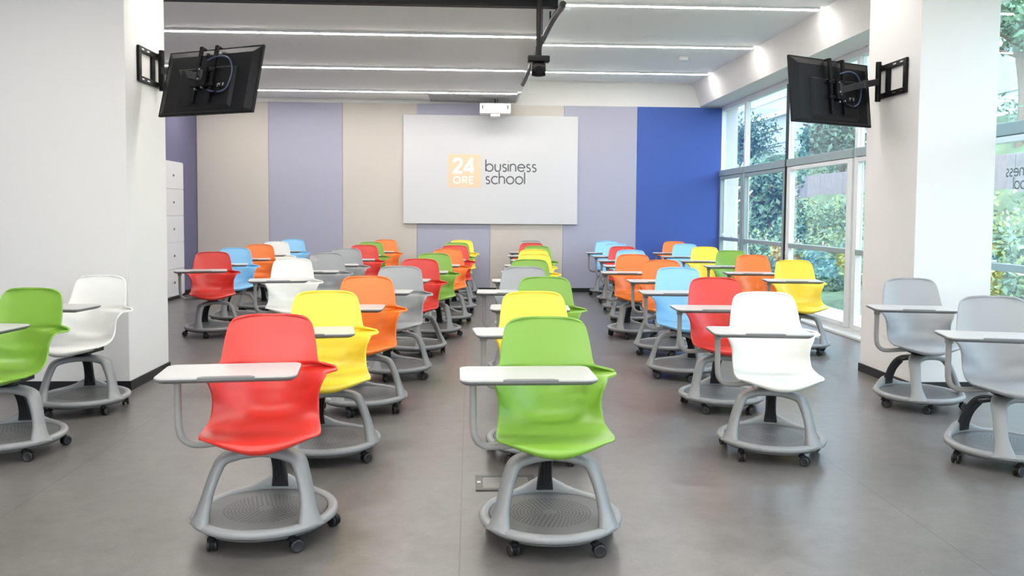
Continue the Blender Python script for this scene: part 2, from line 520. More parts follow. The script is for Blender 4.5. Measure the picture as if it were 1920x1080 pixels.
# ------------------------------------------------------------------ ceiling lights
strip_names = {9.07: 'nearest', 11.22: 'middle', 13.36: 'farthest'}
first = True
for y in (-1.7, .45, 2.6, 4.77, 6.92, 9.07, 11.22, 13.36):
    for side in (0, 1):
        x0, x1, z = (XL + .05, .735, ZL) if side == 0 else (.865, 3.72, ZH)
        r = empty('linear_ceiling_light', ((x0 + x1) / 2, y, z))
        L = x1 - x0
        bm = B()
        for s in (-1, 1): box(bm, -L / 2, L / 2, s * .028 - .004, s * .028 + .004, -.022, -.001)
        box(bm, -L / 2, L / 2, -.024, .024, -.006, -.001)
        link_mesh('light_housing', bm, M_white, r)
        bm = B(); box(bm, -L / 2 + .003, L / 2 - .003, -.0235, .0235, -.026, -.0065)
        link_mesh('diffuser', bm, M_strip, r)
        if y in strip_names:
            lb = '%s of three thin glowing strip lights across the %s ceiling' % (
                strip_names[y], 'lower left' if side == 0 else 'higher right')
        else:  # remaining rows are added out of view as extra light for the room
            lb = 'thin glowing strip light added on the ceiling out of view to light the room'
        tag(r, lb, 'ceiling light', 'linear ceiling lights')

# ------------------------------------------------------------------ chair
CEN = 0
def shell_bm():
    # rows: yc, zc, half width, forward pull of the edges, lift of the edges, exponent
    rows = [
        (-.262, .398, .140, -.120, .022, 2.2),
        (-.280, .413, .182, -.105, .018, 2.3),
        (-.278, .434, .210, -.080, .012, 2.4),
        (-.242, .452, .226, -.040, .005, 2.8),
        (-.170, .460, .234, -.005, .004, 3.0),
        (-.075, .456, .228, .008, .012, 2.8),
        (.025, .452, .216, .030, .040, 2.6),
        (.098, .460, .211, .068, .076, 2.4),
        (.147, .486, .212, .112, .092, 2.3),
        (.171, .530, .219, .136, .078, 2.3),
        (.183, .580, .229, .144, .050, 2.4),
        (.191, .622, .238, .140, .024, 2.6),
        (.195, .645, .246, .132, .012, 3.0),
        (.197, .655, .272, .124, .008, 4.5),
        (.199, .661, .287, .108, .004, 6.0),
        (.201, .667, .287, .085, .000, 7.0),
        (.203, .672, .255, .062, .000, 5.0),
        (.206, .684, .212, .040, .000, 3.2),
        (.212, .710, .201, .026, .000, 3.0),
        (.222, .750, .196, .020, .000, 3.0),
        (.233, .795, .189, .017, -.001, 3.0),
        (.243, .833, .181, .015, -.004, 4.5),
        (.250, .858, .174, .014, -.009, 5.0),
        (.254, .873, .158, .013, -.010, 5.0),
        (.2545, .880, .128, .011, -.006, 4.0),
        (.2530, .8815, .090, .009, -.003, 3.0),
    ]
    rs = catmull(rows, 3)
    NU = 28
    bm = B()
    grid = []
    m = len(rs)
    for i, (yc, zc, w_, fy, fz, p) in enumerate(rs):
        ln = []
        for j in range(NU + 1):
            u = -1 + 2 * j / NU
            # slightly denser toward the edges
            uu = math.sin(u * PI / 2) * .35 + u * .65
            g = abs(uu) ** p
            x = w_ * uu
            y = yc - fy * g
            z = zc + fz * g
            # shallow recessed back pad that ends in a curved ridge above the seat
            v = i / (m - 1)
            lim = .375 - .05 * uu * uu
            s = max(0, min(1, (v - lim) / .02)) * max(0, min(1, (.86 - abs(uu)) / .06)) * max(0, min(1, (.66 - v) / .1))
            y += .0045 * s
            z -= .0035 * s * (1 if v < .45 else 0)
            ln.append(bm.verts.new((x, y, z)))
        grid.append(ln)
    for i in range(m - 1):
        for j in range(NU):
            bm.faces.new((grid[i][j], grid[i][j + 1], grid[i + 1][j + 1], grid[i + 1][j]))
    return bm

def make_meshes():
    """build one chair's part meshes around the origin; front of the chair is -Y"""
    P = {}
    def keep(key, o):
        P[key] = o.data if not o.modifiers else None
        return o
    out = {}
    # --- shell with real thickness, modifiers applied through the depsgraph
    bm = shell_bm()
    o = link_mesh('seat_shell', bm, SH['white'], smooth=True)
    s = o.modifiers.new('s', 'SOLIDIFY'); s.thickness = .009; s.offset = 1
    bv = o.modifiers.new('b', 'BEVEL'); bv.width = .003; bv.segments = 2; bv.limit_method = 'ANGLE'; bv.angle_limit = math.radians(50)
    out['seat_shell'] = o
    # --- under-seat carrier and swivel plate
    bm = B()
    lathe(bm, [(.055, .345), (.058, .350), (.058, .372), (.05, .378), (.05, .392)], 20)
    box(bm, -.105, .105, -.105, .085, .392, .432)
    o = link_mesh('seat_carrier', bm, M_dark, bevel=.008); out['seat_carrier'] = o
    # --- desk arm
    bm = B()
    tube(bm, [(-.02, -.03, .408), (-.15, -.055, .404), (-.245, -.075, .402), (-.285, -.083, .412), (-.312, -.090, .440), (-.322, -.094, .485),
              (-.324, -.098, .58), (-.324, -.100, .690)], .0145, 12, 4, ry=.018, up=(0, 1, 0))
    lathe(bm, [(.021, 0), (.021, .020), (.027, .030)], 14, Matrix.Translation((-.324, -.100, .657)))
    o = link_mesh('desk_arm', bm, M_tube, smooth=True); out['desk_arm'] = o
    # --- worksurface: rounded slab with an undercut grey edge
    def outline(x0, x1, y0, y1, r, ins=0, n=5):
        pts = []
        for cx_, cy_, a0 in ((x1 - r, y1 - r, 0), (x0 + r, y1 - r, 90), (x0 + r, y0 + r, 180), (x1 - r, y0 + r, 270)):
            for k in range(n + 1):
                a = math.radians(a0 + 90 * k / n)
                pts.append((cx_ + (r - ins) * math.cos(a), cy_ + (r - ins) * math.sin(a)))
        return pts
    DX0, DX1, DY0, DY1 = -.378, .150, -.290, .010
    zt = .713
    def slab(bm, rows_):
        rings(bm, [[Vector((x, y, z)) for x, y in outline(DX0, DX1, DY0, DY1, .040, ins)] for z, ins in rows_])
    bm = B(); slab(bm, [(zt - .006, .000), (zt - .0015, .0005), (zt, .003)])
    top = link_mesh('desktop', bm, M_desk); out['desktop'] = top
    bm = B(); slab(bm, [(zt - .026, .030), (zt - .022, .016), (zt - .0125, .001), (zt - .0062, .000)])
    o = link_mesh('desktop_edge', bm, M_edge); out['desktop_edge'] = o
    bm = B()
    yf = DY0 - .0012
    v = [bm.verts.new(p) for p in ((-.215, yf, zt - .012), (-.005, yf, zt - .012), (-.005, yf, zt - .002), (-.215, yf, zt - .002),
                                   (-.215, DY0 + .004, zt + .0012), (-.005, DY0 + .004, zt + .0012),
                                   (-.195, DY0 + .022, zt + .0012), (-.025, DY0 + .022, zt + .0012))]
    bm.faces.new((v[0], v[1], v[2], v[3])); bm.faces.new((v[3], v[2], v[5], v[4])); bm.faces.new((v[4], v[5], v[7], v[6]))
    o = link_mesh('grip_strip', bm, M_edge); out['grip_strip'] = o
    # --- base ring, two front legs, hub
    bm = B()
    N = 56
    loops = []
    for i in range(N):
        a = 2 * PI * i / N
        da = abs(math.atan2(math.sin(a - PI / 2), math.cos(a - PI / 2)))
        hz = .050 * math.exp(-(da / .30) ** 2) + .012 * math.exp(-(da / .9) ** 2)
        ca, sa = math.cos(a), math.sin(a)
        sec = [(.246, .070), (.247, .098 + hz), (.252, .106 + hz), (.270, .109 + hz), (.285, .104 + hz), (.290, .094 + hz * .8), (.287, .082 + hz * .4), (.268, .070)]
        loops.append([Vector((r_ * ca, r_ * sa, z)) for r_, z in sec])
    rings(bm, loops, close_path=True)
    ring = link_mesh('base_ring', bm, M_base, smooth=True); out['base_ring'] = ring
    for sgn, key in ((-1, 'leg_a'), (1, 'leg_b')):
        bm = B()
        def L(x, y, z, wx, wy, wz, hw, ht): return (x * sgn, y, z, wx * sgn, wy, wz, hw, ht)
        # width runs along the ring at the foot and along Y over the shoulder
        band(bm, [L(.214, -.165, .086, -.62, -.78, 0, .062, .020), L(.209, -.158, .115, -.62, -.78, 0, .046, .017),
                  L(.200, -.140, .165, -.60, -.80, 0, .034, .014), L(.188, -.120, .225, -.55, -.83, 0, .032, .013),
                  L(.168, -.098, .290, -.48, -.88, 0, .034, .014), L(.146, -.075, .331, -.40, -.92, 0, .038, .015),
                  L(.095, -.045, .347, -.25, -.97, 0, .046, .016), L(.040, -.020, .352, 0, -1, 0, .056, .016), L(.0, -.010, .353, 0, -1, 0, .060, .016)], 5)
        o = link_mesh('leg', bm, M_base, smooth=True); out[key] = o
    # --- dark rear post with ribs
    bm = B()
    band(bm, [(0, .258, .120, 1, 0, 0, .040, .018), (0, .243, .170, 1, 0, 0, .031, .016), (0, .215, .240, 1, 0, 0, .029, .015),
              (0, .165, .305, 1, 0, 0, .030, .015), (0, .100, .338, 1, 0, 0, .034, .014), (0, .020, .342, 1, 0, 0, .036, .013)], 5)
    for x in (-.020, -.007, .007, .020):
        tube(bm, [(x, .236, .140), (x, .224, .180), (x, .199, .235), (x, .152, .292)], .0045, 6, 3)
    out['rear_post'] = link_mesh('rear_post', bm, M_dark)
    # --- tray
    bm = B()
    lathe(bm, [(.2455, .103), (.2465, .086), (.240, .0745), (.232, .0715), (.10, .0705), (.0005, .0705)], 48)
    lathe(bm, [(.262, .072), (.258, .060), (.236, .054), (.0005, .054)], 48)
    out['tray'] = link_mesh('storage_tray', bm, M_tray, smooth=False)
    # --- lever
    bm = B()
    box(bm, -.125, -.03, .035, .075, .325, .342)
    out['lever'] = link_mesh('swivel_lever', bm, M_dark, bevel=.006)
    # --- caster: stem and hood; wheel
    bm = B()
    lathe(bm, [(.012, .046), (.012, .075)], 12)
    lathe(bm, [(.019, .050), (.018, .060), (.010, .066)], 14)
    loops = []
    for k in range(9):
        a = math.radians(-10 + 200 * k / 8)
        c, s_ = math.cos(a), math.sin(a)
        loops.append([Vector((-.010, -.018 + .0285 * c, .026 + .0285 * s_)), Vector((.010, -.018 + .0285 * c, .026 + .0285 * s_)),
                      Vector((.010, -.018 + .018 * c, .026 + .018 * s_)), Vector((-.010, -.018 + .018 * c, .026 + .018 * s_))])
    rings(bm, loops)
    cyl(bm, (-.012, -.018, .026), (.012, -.018, .026), .005, 8)
    out['caster'] = link_mesh('caster', bm, M_black, bevel=.001)
    bm = B()
    mx = Matrix.Rotation(PI / 2, 4, 'Y')
    lathe(bm, [(.004, -.0075), (.018, -.0075), (.0215, -.006), (.0255, -.004), (.026, .0), (.0255, .004), (.0215, .0062), (.018, .005), (.006, .0045)], 20, mx)
    out['wheel'] = link_mesh('caster_wheel', bm, M_wheel, smooth=True)
    # bake modifiers once, so copies share plain meshes
    dg = bpy.context.evaluated_depsgraph_get()
    dg.update()
    meshes = {}
    for k, o in out.items():
        if False: pass
        elif o.modifiers:
            me = bpy.data.meshes.new_from_object(o.evaluated_get(dg))
        else:
            me = o.data
        me.name = o.name.split('.')[0]
        if k in ('base_ring', 'leg_a', 'leg_b', 'rear_post', 'tray'):
            me.transform(Matrix.Diagonal((1.025, 1.025, 1, 1)))
        meshes[k] = me
        bpy.data.objects.remove(o)
    return meshes

ME = make_meshes()
SHELL = {}
for k, m_ in SH.items():
    me = ME['seat_shell'].copy()
    me.materials.clear(); me.materials.append(m_)
    me.name = 'seat_shell'
    SHELL[k] = me

def put(name, me, parent, loc=(0, 0, 0), rz=0.0):
    o = bpy.data.objects.new(name, me)
    C.objects.link(o)
    o.parent = parent
    o.location = loc
    o.rotation_euler = (0, 0, rz)
    return o

rnd = random.Random(7)
def make_chair(color, x, y, seat, base, desk, label, group):
    """seat / base: headings in degrees, 0 faces -Y, positive turns toward +X; desk: swing of the desktop about its post"""
    root = tag(empty('tablet_chair', (x, y, 0)), label, 'chair', group)
    s, b = math.radians(seat), math.radians(base)
    put('seat_shell', SHELL[color], root, rz=s)
    put('seat_carrier', ME['seat_carrier'], root, rz=s)
    put('desk_arm', ME['desk_arm'], root, rz=s)
    # the desktop swings on the post
    piv = Vector((-.324, -.100, 0))
    d = math.radians(desk)
    loc = Matrix.Rotation(s, 3, 'Z') @ (piv - Matrix.Rotation(d, 3, 'Z') @ piv)
    top = put('desktop', ME['desktop'], root, loc, s + d)
    tag(put('desktop_edge', ME['desktop_edge'], top), 'darker grey underside and edge')
    tag(put('grip_strip', ME['grip_strip'], top), 'grey inset strip at the front edge')
    ring = put('base_ring', ME['base_ring'], root, rz=b)
    put('leg', ME['leg_a'], root, rz=b)
    put('leg', ME['leg_b'], root, rz=b)
    put('rear_post', ME['rear_post'], root, rz=b)
    put('storage_tray', ME['tray'], root, rz=b)
    put('swivel_lever', ME['lever'], root, rz=b)
    for k in range(5):
        a = b + math.radians(-90 + 36 + 72 * k)
        c = put('caster', ME['caster'], root, (.266 * math.cos(a), .266 * math.sin(a), 0), rnd.uniform(0, 2 * PI))
        for sx in (-.0135, .0135):
            w_ = put('caster_wheel', ME['wheel'], c, (sx, -.018, .026), 0 if sx > 0 else PI)
    return root

# columns of chairs: (colour, top-of-back x, row y of top, seat heading, base heading, desk swing, label)
ROW = {r: 3.79 + (r - 1) * 1.137 for r in range(1, 11)}
CH = [
 # column A, left of the centre aisle
 ('red', -.875, 3.80, 7, -1, 0, 'big red tablet chair in the front row left of the centre aisle, nearest the camera', 'A'),
 ('yellow', -.82, ROW[2], 9, 20, 0, 'yellow tablet chair directly behind the big red front chair', 'A'),
 ('orange', -.72, ROW[3], 1, 21, 0, 'orange tablet chair right behind the yellow one on the left side', 'A'),
 ('grey', -.58, ROW[4], -4, 22, 0, 'grey tablet chair just behind the large orange one left of the aisle', 'A'),
 ('red', -.48, ROW[5], -6, 65, 0, 'red tablet chair behind the grey one in the file left of the aisle', 'A'),
 ('green', -.39, ROW[6], 2, -12, 0, 'green tablet chair with light desk between two reds left of the aisle', 'A'),
 ('orange', -.27, ROW[7], 1, 2, 0, 'small orange tablet chair behind the green one left of the aisle', 'A'),
 ('red', -.20, ROW[8], 0, 2, 0, 'small red tablet chair behind the small orange one left of the centre aisle', 'A'),
 ('green', -.19, ROW[9], 0, 2, 0, 'mostly hidden green tablet chair between a small red one and the far yellow one', 'A'),
 ('yellow', -.13, ROW[10], 0, 2, 0, 'far yellow tablet chair against the far wall left of the aisle', 'A'),
 # column B
 ('white', -1.71, ROW[5], 10, 0, 0, 'white tablet chair in the middle of the left block, behind the front red one', 'B'),
 ('grey', -1.57, ROW[6], 6, 5, 0, 'grey tablet chair directly behind the white one in the left block', 'B'),
 ('grey', -1.52, ROW[7], 8, 0, 0, 'second grey tablet chair behind, partly hidden by another grey chair', 'B'),
 ('red', -1.44, ROW[8], 6, 0, 0, 'small red tablet chair behind the two grey ones in the left block', 'B'),
 ('green', -1.48, ROW[9], 6, 0, 0, 'green tablet chair peeping out between small red and orange ones, left block', 'B'),
 ('orange', -1.37, ROW[10], 4, 0, 0, 'last orange tablet chair by the far wall, under the left edge of the white board', 'B'),
 # column C
 ('red', -2.83, 9.55, 16, 36, 0, 'red tablet chair at the far left beside the white lockers', 'C'),
 ('blue', -2.87, ROW[7], 14, 40, 0, 'light blue tablet chair behind the red one at the far left', 'C'),
 ('orange', -2.85, ROW[8], 12, 0, 0, 'orange tablet chair between a light blue and a white one at the far left', 'C'),
 ('white', -2.88, ROW[9], 10, 0, 0, 'small white tablet chair by the beige wall panel at the far left', 'C'),
 ('blue', -2.87, ROW[10], 8, 0, 0, 'rearmost light blue tablet chair against the lavender panel at the far left', 'C'),
 # column D
 ('green', .335, 3.72, 1, 0, 0, 'big green tablet chair in the front row at the centre, nearest the camera', 'D'),
 ('yellow', .37, ROW[2], 5, 0, 0, 'yellow tablet chair directly behind the big green front chair', 'D'),
 ('green', .54, ROW[3], -3, 0, 0, 'green tablet chair behind the centre yellow one, third in the centre file', 'D'),
 ('grey', .46, ROW[4], -3, 0, 0, 'grey tablet chair in the centre file, fourth from the camera', 'D'),
 ('green', .59, ROW[5], 0, 0, 0, 'green tablet chair showing only its top above the centre grey one', 'D'),
 ('yellow', .72, ROW[6], 0, 5, 0, 'yellow tablet chair sixth in the centre file, just behind the half-hidden green top', 'D'),
 ('yellow', .80, ROW[7], 0, 0, 0, 'smaller yellow tablet chair seventh in the centre file, behind another yellow', 'D'),
 ('green', .93, ROW[8], 0, 0, 0, 'tiny green tablet chair eighth in the centre file, above the two yellow backs', 'D'),
 ('red', .94, ROW[9], 0, 0, 0, 'tiny red tablet chair ninth in the centre file, near the far wall', 'D'),
 ('grey', 1.01, ROW[10], 0, 0, 0, 'last tiny grey tablet chair of the centre file against the beige panel', 'D'),
 # column E
 ('white', 1.73, ROW[2], -6, -19, 0, 'bright white tablet chair in front of the red one, right of the centre aisle', 'E'),
 ('red', 1.77, ROW[3], -2, -6, 0, 'red tablet chair right behind the bright white one on the right side', 'E'),
 ('blue', 1.78, ROW[4], -3, -33, 0, 'light blue tablet chair behind the red one in the right block', 'E'),
 ('orange', 1.90, ROW[5], -4, -33, 0, 'orange tablet chair just behind the large light blue one in the right block', 'E'),
 ('orange', 1.83, ROW[6], -5, 7, 0, 'orange tablet chair further back, its whole left side open to the centre aisle', 'E'),
 ('blue', 2.02, ROW[7], -3, -25, 0, 'pale blue tablet chair peeping out behind the aisle-side orange one', 'E'),
 ('red', 2.12, ROW[8], -3, -10, 0, 'small red tablet chair between two pale blue ones right of the aisle', 'E'),
 ('blue', 2.22, ROW[9], -3, 0, 0, 'pale blue tablet chair second from the far wall right of the aisle', 'E'),
 ('blue', 2.27, ROW[10], -3, 0, 0, 'rearmost pale blue tablet chair against the pale lavender panel right of the aisle', 'E'),
 # column F
 ('yellow', 3.27, 8.45, -6, -16, 0, 'yellow tablet chair beside the windows, nearest of the window-side file', 'F'),
 ('orange', 3.19, ROW[6], -6, -10, 0, 'orange tablet chair just behind the yellow one beside the windows', 'F'),
 ('green', 3.30, ROW[7], -8, -10, 0, 'green tablet chair by the window edge of the royal blue panel', 'F'),
 ('yellow', 3.28, ROW[8], -8, -10, 0, 'small yellow tablet chair in front of the royal blue panel', 'F'),
 ('blue', 3.29, ROW[9], -8, -10, 0, 'small light blue tablet chair in front of the royal blue panel', 'F'),
 ('orange', 3.40, ROW[10], -8, -10, 0, 'rearmost small orange tablet chair against the royal blue panel', 'F'),
 # right and left edges
 ('grey', 2.99, 4.72, -14, 20, 0, 'light grey tablet chair at the right edge of the picture, nearer the camera', 'G'),
 ('grey', 3.215, ROW[3], -10, 24, 0, 'light grey tablet chair standing before the right column', 'G'),
 ('green', -2.52, 5.05, -6, 8, 0, 'green tablet chair cut off by the left edge of the picture', 'L'),
 ('white', -2.55, 6.05, -8, 14, 0, 'white tablet chair standing against the left wall block behind the green one', 'L'),
]
GR = {'A': 'chairs in the file left of the centre aisle', 'B': 'chairs in the middle of the left block', 'C': 'chairs by the lockers',
      'D': 'chairs in the centre file', 'E': 'chairs right of the centre aisle', 'F': 'chairs in the window file',
      'G': 'grey chairs before the right column', 'L': 'chairs before the left wall block'}
for (col, tx, ty, sh, bh, dk, lb, g) in CH:
    a = math.radians(sh)
    # the back leans behind the centre by 0.25 m against the seat heading
    cx_, cy_ = tx + .25 * math.sin(a), ty - .25 * math.cos(a)
    make_chair(col, cx_, cy_, sh, bh, dk, lb, GR[g])

# ------------------------------------------------------------------ televisions on wall arms
def make_tv(cx_, cy_, cz_, yaw, tilt, wall_x, by, bz, label, sgn):
    W, Hh = .92, .92 * .5625
    r = Vector((math.cos(yaw), -math.sin(yaw), 0))
    n = Vector((math.sin(yaw) * math.cos(tilt), math.cos(yaw) * math.cos(tilt), -math.sin(tilt)))
    u = r.cross(n)
    root = tag(empty('wall_television', (wall_x, by, bz)), label, 'television', 'televisions on wall arms')
    inv = Matrix.Translation((-wall_x, -by, -bz))
    Mx = inv @ Matrix.Translation((cx_, cy_, cz_)) @ Matrix(((r.x, n.x, u.x, 0), (r.y, n.y, u.y, 0), (r.z, n.z, u.z, 0), (0, 0, 0, 1)))
    # local: x right (seen from the back), y toward the screen, z up
    bm = B()
    box(bm, -W / 2, W / 2, .0, .022, -Hh / 2, Hh / 2, Mx)
    # tapered rear cover
    def fr(x0, x1, z0, z1, y): return [Mx @ Vector(p) for p in ((x0, y, z0), (x1, y, z0), (x1, y, z1), (x0, y, z1))]
    rings(bm, [fr(-W / 2 + .012, W / 2 - .012, -Hh / 2 + .01, Hh / 2 - .012, .0), fr(-W / 2 + .07, W / 2 - .07, -Hh / 2 + .02, Hh / 2 - .06, -.022)])
    rings(bm, [fr(-.27, .27, -Hh / 2 + .03, .10, -.020), fr(-.25, .25, -Hh / 2 + .05, .085, -.045)])
    link_mesh('television_housing', bm, M_tv, root, bevel=.004)
    bm = B(); box(bm, -W / 2 + .008, W / 2 - .008, .0225, .026, -Hh / 2 + .014, Hh / 2 - .008, Mx)
    link_mesh('television_screen', bm, M_tvglass, root)
    # vertical rails and cross plate of the bracket
    for x in (-.075, .075):
        bm = B(); box(bm, x - .014, x + .014, -.068, -.047, -.19, .250, Mx)
        box(bm, x - .014, x + .014, -.068, -.015, .236, .250, Mx)
        link_mesh('mounting_rail', bm, M_black, root, bevel=.002)
    bm = B()
    box(bm, -.11, .11, -.078, -.069, -.07, -.045, Mx); box(bm, -.11, .11, -.078, -.069, .045, .07, Mx)
    box(bm, -.045, .045, -.095, -.069, -.075, .075, Mx)
    link_mesh('tilt_plate', bm, M_black, root, bevel=.003)
    for x, z in ((-.02, .055), (-.02, -.02), (.03, -.09), (-.03, -.10)):
        bm = B()
        cyl(bm, Mx @ Vector((x, -.079, z)), Mx @ Vector((x, -.101, z)), .008, 8)
        link_mesh('bracket_bolt', bm, M_zinc, root)
    # connector panel and cables
    bm = B(); box(bm, .115 * 1, .235, -.0475, -.044, -.085, .070, Mx); box(bm, .135, .165, -.050, -.046, -.075, -.045, Mx); box(bm, .18, .20, -.050, -.046, -.07, -.04, Mx)
    o = link_mesh('connector_panel', bm, [M_black], root)
    bm = B(); box(bm, .135, .162, -.055, -.0505, -.072, -.045, Mx)
    box(bm, .182, .196, -.055, -.0505, -.068, -.042, Mx)
    link_mesh('connector', bm, M_zinc, root)
    bm = B()
    tube(bm, [Mx @ Vector(p) for p in ((.02, -.075, .13), (.12, -.080, .155), (.22, -.075, .135), (.268, -.07, .05), (.255, -.065, -.05), (.22, -.06, -.10), (.15, -.062, -.115), (.05, -.075, -.10))], .006, 8, 4)
    link_mesh('cable', bm, M_cable, root)
    bm = B()
    tube(bm, [Mx @ Vector(p) for p in ((.15, -.056, -.06), (.17, -.075, -.10), (.12, -.08, -.125), (.03, -.085, -.09), (-.02, -.10, -.05))], .005, 8, 4)
    link_mesh('cable', bm, M_black, root)
    # wall frame: open rectangular plate fixed flat to the wall, facing sgn in X
    bm = B()
    x0, x1 = sorted((0.001 * sgn, .022 * sgn))
    hy, hz = .25, .135
    box(bm, x0, x1, -hy, hy, hz - .045, hz); box(bm, x0, x1, -hy, hy, -hz, -hz + .045)
    box(bm, x0, x1, -hy, -hy + .05, -hz + .045, hz - .045); box(bm, x0, x1, hy - .05, hy, -hz + .045, hz - .045)
    box(bm, x0, x1, .02, .08, -hz + .045, hz - .045)
    fo = link_mesh('wall_frame', bm, M_black, root, bevel=.004)
    bm = B()
    for yy in (-.18, -.07, .15):
        for zz in (-hz + .022, hz - .022):
            box(bm, min(.022 * sgn, .0245 * sgn), max(.022 * sgn, .0245 * sgn), yy - .022, yy + .022, zz - .005, zz + .005)
    link_mesh('frame_slot', bm, M_zinc, fo)
    # pivot and two-part arm
    py = .13
    pv = Vector((.055 * sgn, py, 0))
    bm = B(); cyl(bm, pv + Vector((0, 0, -.16)), pv + Vector((0, 0, .16)), .022, 14)
    box(bm, min(.02 * sgn, .06 * sgn), max(.02 * sgn, .06 * sgn), py - .03, py + .03, .10, .13); box(bm, min(.02 * sgn, .06 * sgn), max(.02 * sgn, .06 * sgn), py - .03, py + .03, -.13, -.10)
    link_mesh('pivot', bm, M_black, root)
    tgt = Mx @ Vector((0, -.085, 0))
    mid = pv.lerp(tgt, .45) + Vector((0, -.05, .0))
    bm = B()
    for a, b in ((pv, mid), (mid, tgt)):
        d = (b - a).normalized(); sd = d.cross(Vector((0, 0, 1))).normalized(); up_ = sd.cross(d)
        rings(bm, [[a + sd * i * .014 + up_ * j * .026 for i, j in ((-1, -1), (1, -1), (1, 1), (-1, 1))], [b + sd * i * .014 + up_ * j * .026 for i, j in ((-1, -1), (1, -1), (1, 1), (-1, 1))]])
    cyl(bm, mid + Vector((0, 0, -.032)), mid + Vector((0, 0, .032)), .022, 12)
    cyl(bm, tgt + Vector((0, 0, -.05)), tgt + Vector((0, 0, .05)), .018, 12)
    link_mesh('swing_arm', bm, M_dark, root, bevel=.003)
    return root
make_tv(-1.935, 6.51, 2.302, .483, .252, -2.52, 6.90, 2.455, 'black television on a swing arm fixed to the left wall block, seen from behind', 1)
make_tv(2.868, 6.71, 2.318, -.474, .106, 3.377, 6.74, 2.43, 'black television on a swing arm fixed to the right column, seen from behind', -1)

# ------------------------------------------------------------------ projector above the board
r = tag(empty('projector', (.405, 13.95, 2.935)), 'white short-throw projector hanging over the top of the white board', 'projector')
bm = B(); box(bm, -.25, .25, -.13, .14, .02, .165); box(bm, -.245, .245, -.125, .13, 0, .03)
body = link_mesh('projector_body', bm, M_white, r, bevel=.012, bseg=3)
bm = B(); box(bm, -.078, .078, -.11, .10, -.05, .0); link_mesh('lens_hood', bm, M_white, r, bevel=.012)
for sx in (-.205, .20):
    bm = B(); box(bm, sx - .012, sx + .012, -.133, -.1295, .07, .13); link_mesh('vent', bm, M_edge, r)
bm = B(); box(bm, -.04, .04, .10, .40, .165, .19); box(bm, -.09, .09, .38, .405, .08, .20)
link_mesh('wall_arm', bm, M_white, r, bevel=.003)
bm = B(); cyl(bm, (.0, .0, .165), (.0, .0, .255), .012, 10); cyl(bm, (.03, .03, .165), (.05, .05, .265), .006, 8)
link_mesh('cable_drop', bm, M_dark, r)
bm = B(); box(bm, -.66, .76, 13.50, 14.38, ZL - .028, ZL - .001)
tag(link_mesh('ceiling_board', bm, mat('board_grey', (.36, .36, .365), .6), bevel=.003), 'flat grey board on the lower ceiling above the projector', 'ceiling board')

# ------------------------------------------------------------------ ceiling camera, rail, conduit
PX, PY = .585, 7.4
r = tag(empty('ceiling_camera', (PX, PY, ZL)), 'black camera hanging on a pole from the ceiling at the top centre', 'camera')
bm = B(); cyl(bm, (0, 0, -.50), (0, 0, 0.0), .022, 16); cyl(bm, (0, 0, -.52), (0, 0, -.44), .027, 16)
link_mesh('drop_pole', bm, M_black, r, smooth=False)
bm = B(); box(bm, -.095, .095, -.045, .045, -.575, -.52); link_mesh('camera_bar', bm, M_black, r, bevel=.012, bseg=3)
bm = B(); box(bm, -.060, -.050, -.012, .012, -.64, -.575); box(bm, .050, .060, -.012, .012, -.64, -.575); link_mesh('yoke', bm, M_base, r)
bm = B()
lathe(bm, [(.02, -.062), (.055, -.058), (.062, -.02), (.062, .02), (.055, .058), (.02, .062)], 20, Matrix.Translation((0, 0, -.635)) @ Matrix.Rotation(PI / 2, 4, 'Y'))
cyl(bm, (0, -.05, -.645), (0, -.085, -.655), .036, 18)
link_mesh('camera_head', bm, M_black, r, smooth=False)
bm = B(); cyl(bm, (0, -.0855, -.655), (0, -.087, -.6555), .026, 16); link_mesh('lens', bm, M_tvglass, r)
bm = B(); tube(bm, [(.03, .01, 0), (.03, .015, -.2), (.026, .02, -.45), (.0, .045, -.55)], .005, 6, 4); link_mesh('cable', bm, M_black, r)

bm = B(); box(bm, XL + .01, .76, 7.50, 7.60, ZL - .075, ZL - .001)
tag(link_mesh('curtain_rail', bm, M_black, bevel=.004), 'black ceiling rail crossing at the very top left of the picture', 'rail')
bm = B()
tube(bm, [(.755, 7.05, 3.05), (.76, 7.3, 3.07), (.76, 7.6, 3.10), (.745, 8.2, 3.11), (.735, 9.5, 3.12), (.73, 11.2, 3.12), (.73, 12.0, 3.13)], .028, 10, 4)
for y in (8.0, 9.6, 11.2, 11.95): cyl(bm, (.738, y, 3.11), (.738, y, ZL), .008, 8)
tag(link_mesh('cable_conduit', bm, M_black), 'black cable conduit running back along the ceiling step behind the camera pole', 'conduit')
def hook(x, y, z0, z1, lb):
    bm = B(); cyl(bm, (x, y, z0), (x, y, z1), .006, 8); box(bm, x - .01, x + .085, y - .012, y + .012, z0 - .022, z0)
    tag(link_mesh('ceiling_hanger', bm, M_white), lb, 'hanger', 'small white ceiling hangers')
hook(.80 + .06, 8.2, 3.29, ZH, 'small white hanger with short foot at the top centre beside the black pole')
hook(.83 + .05, 13.0, 3.17, ZH, 'small white hanger with short foot near the end of the lower ceiling')
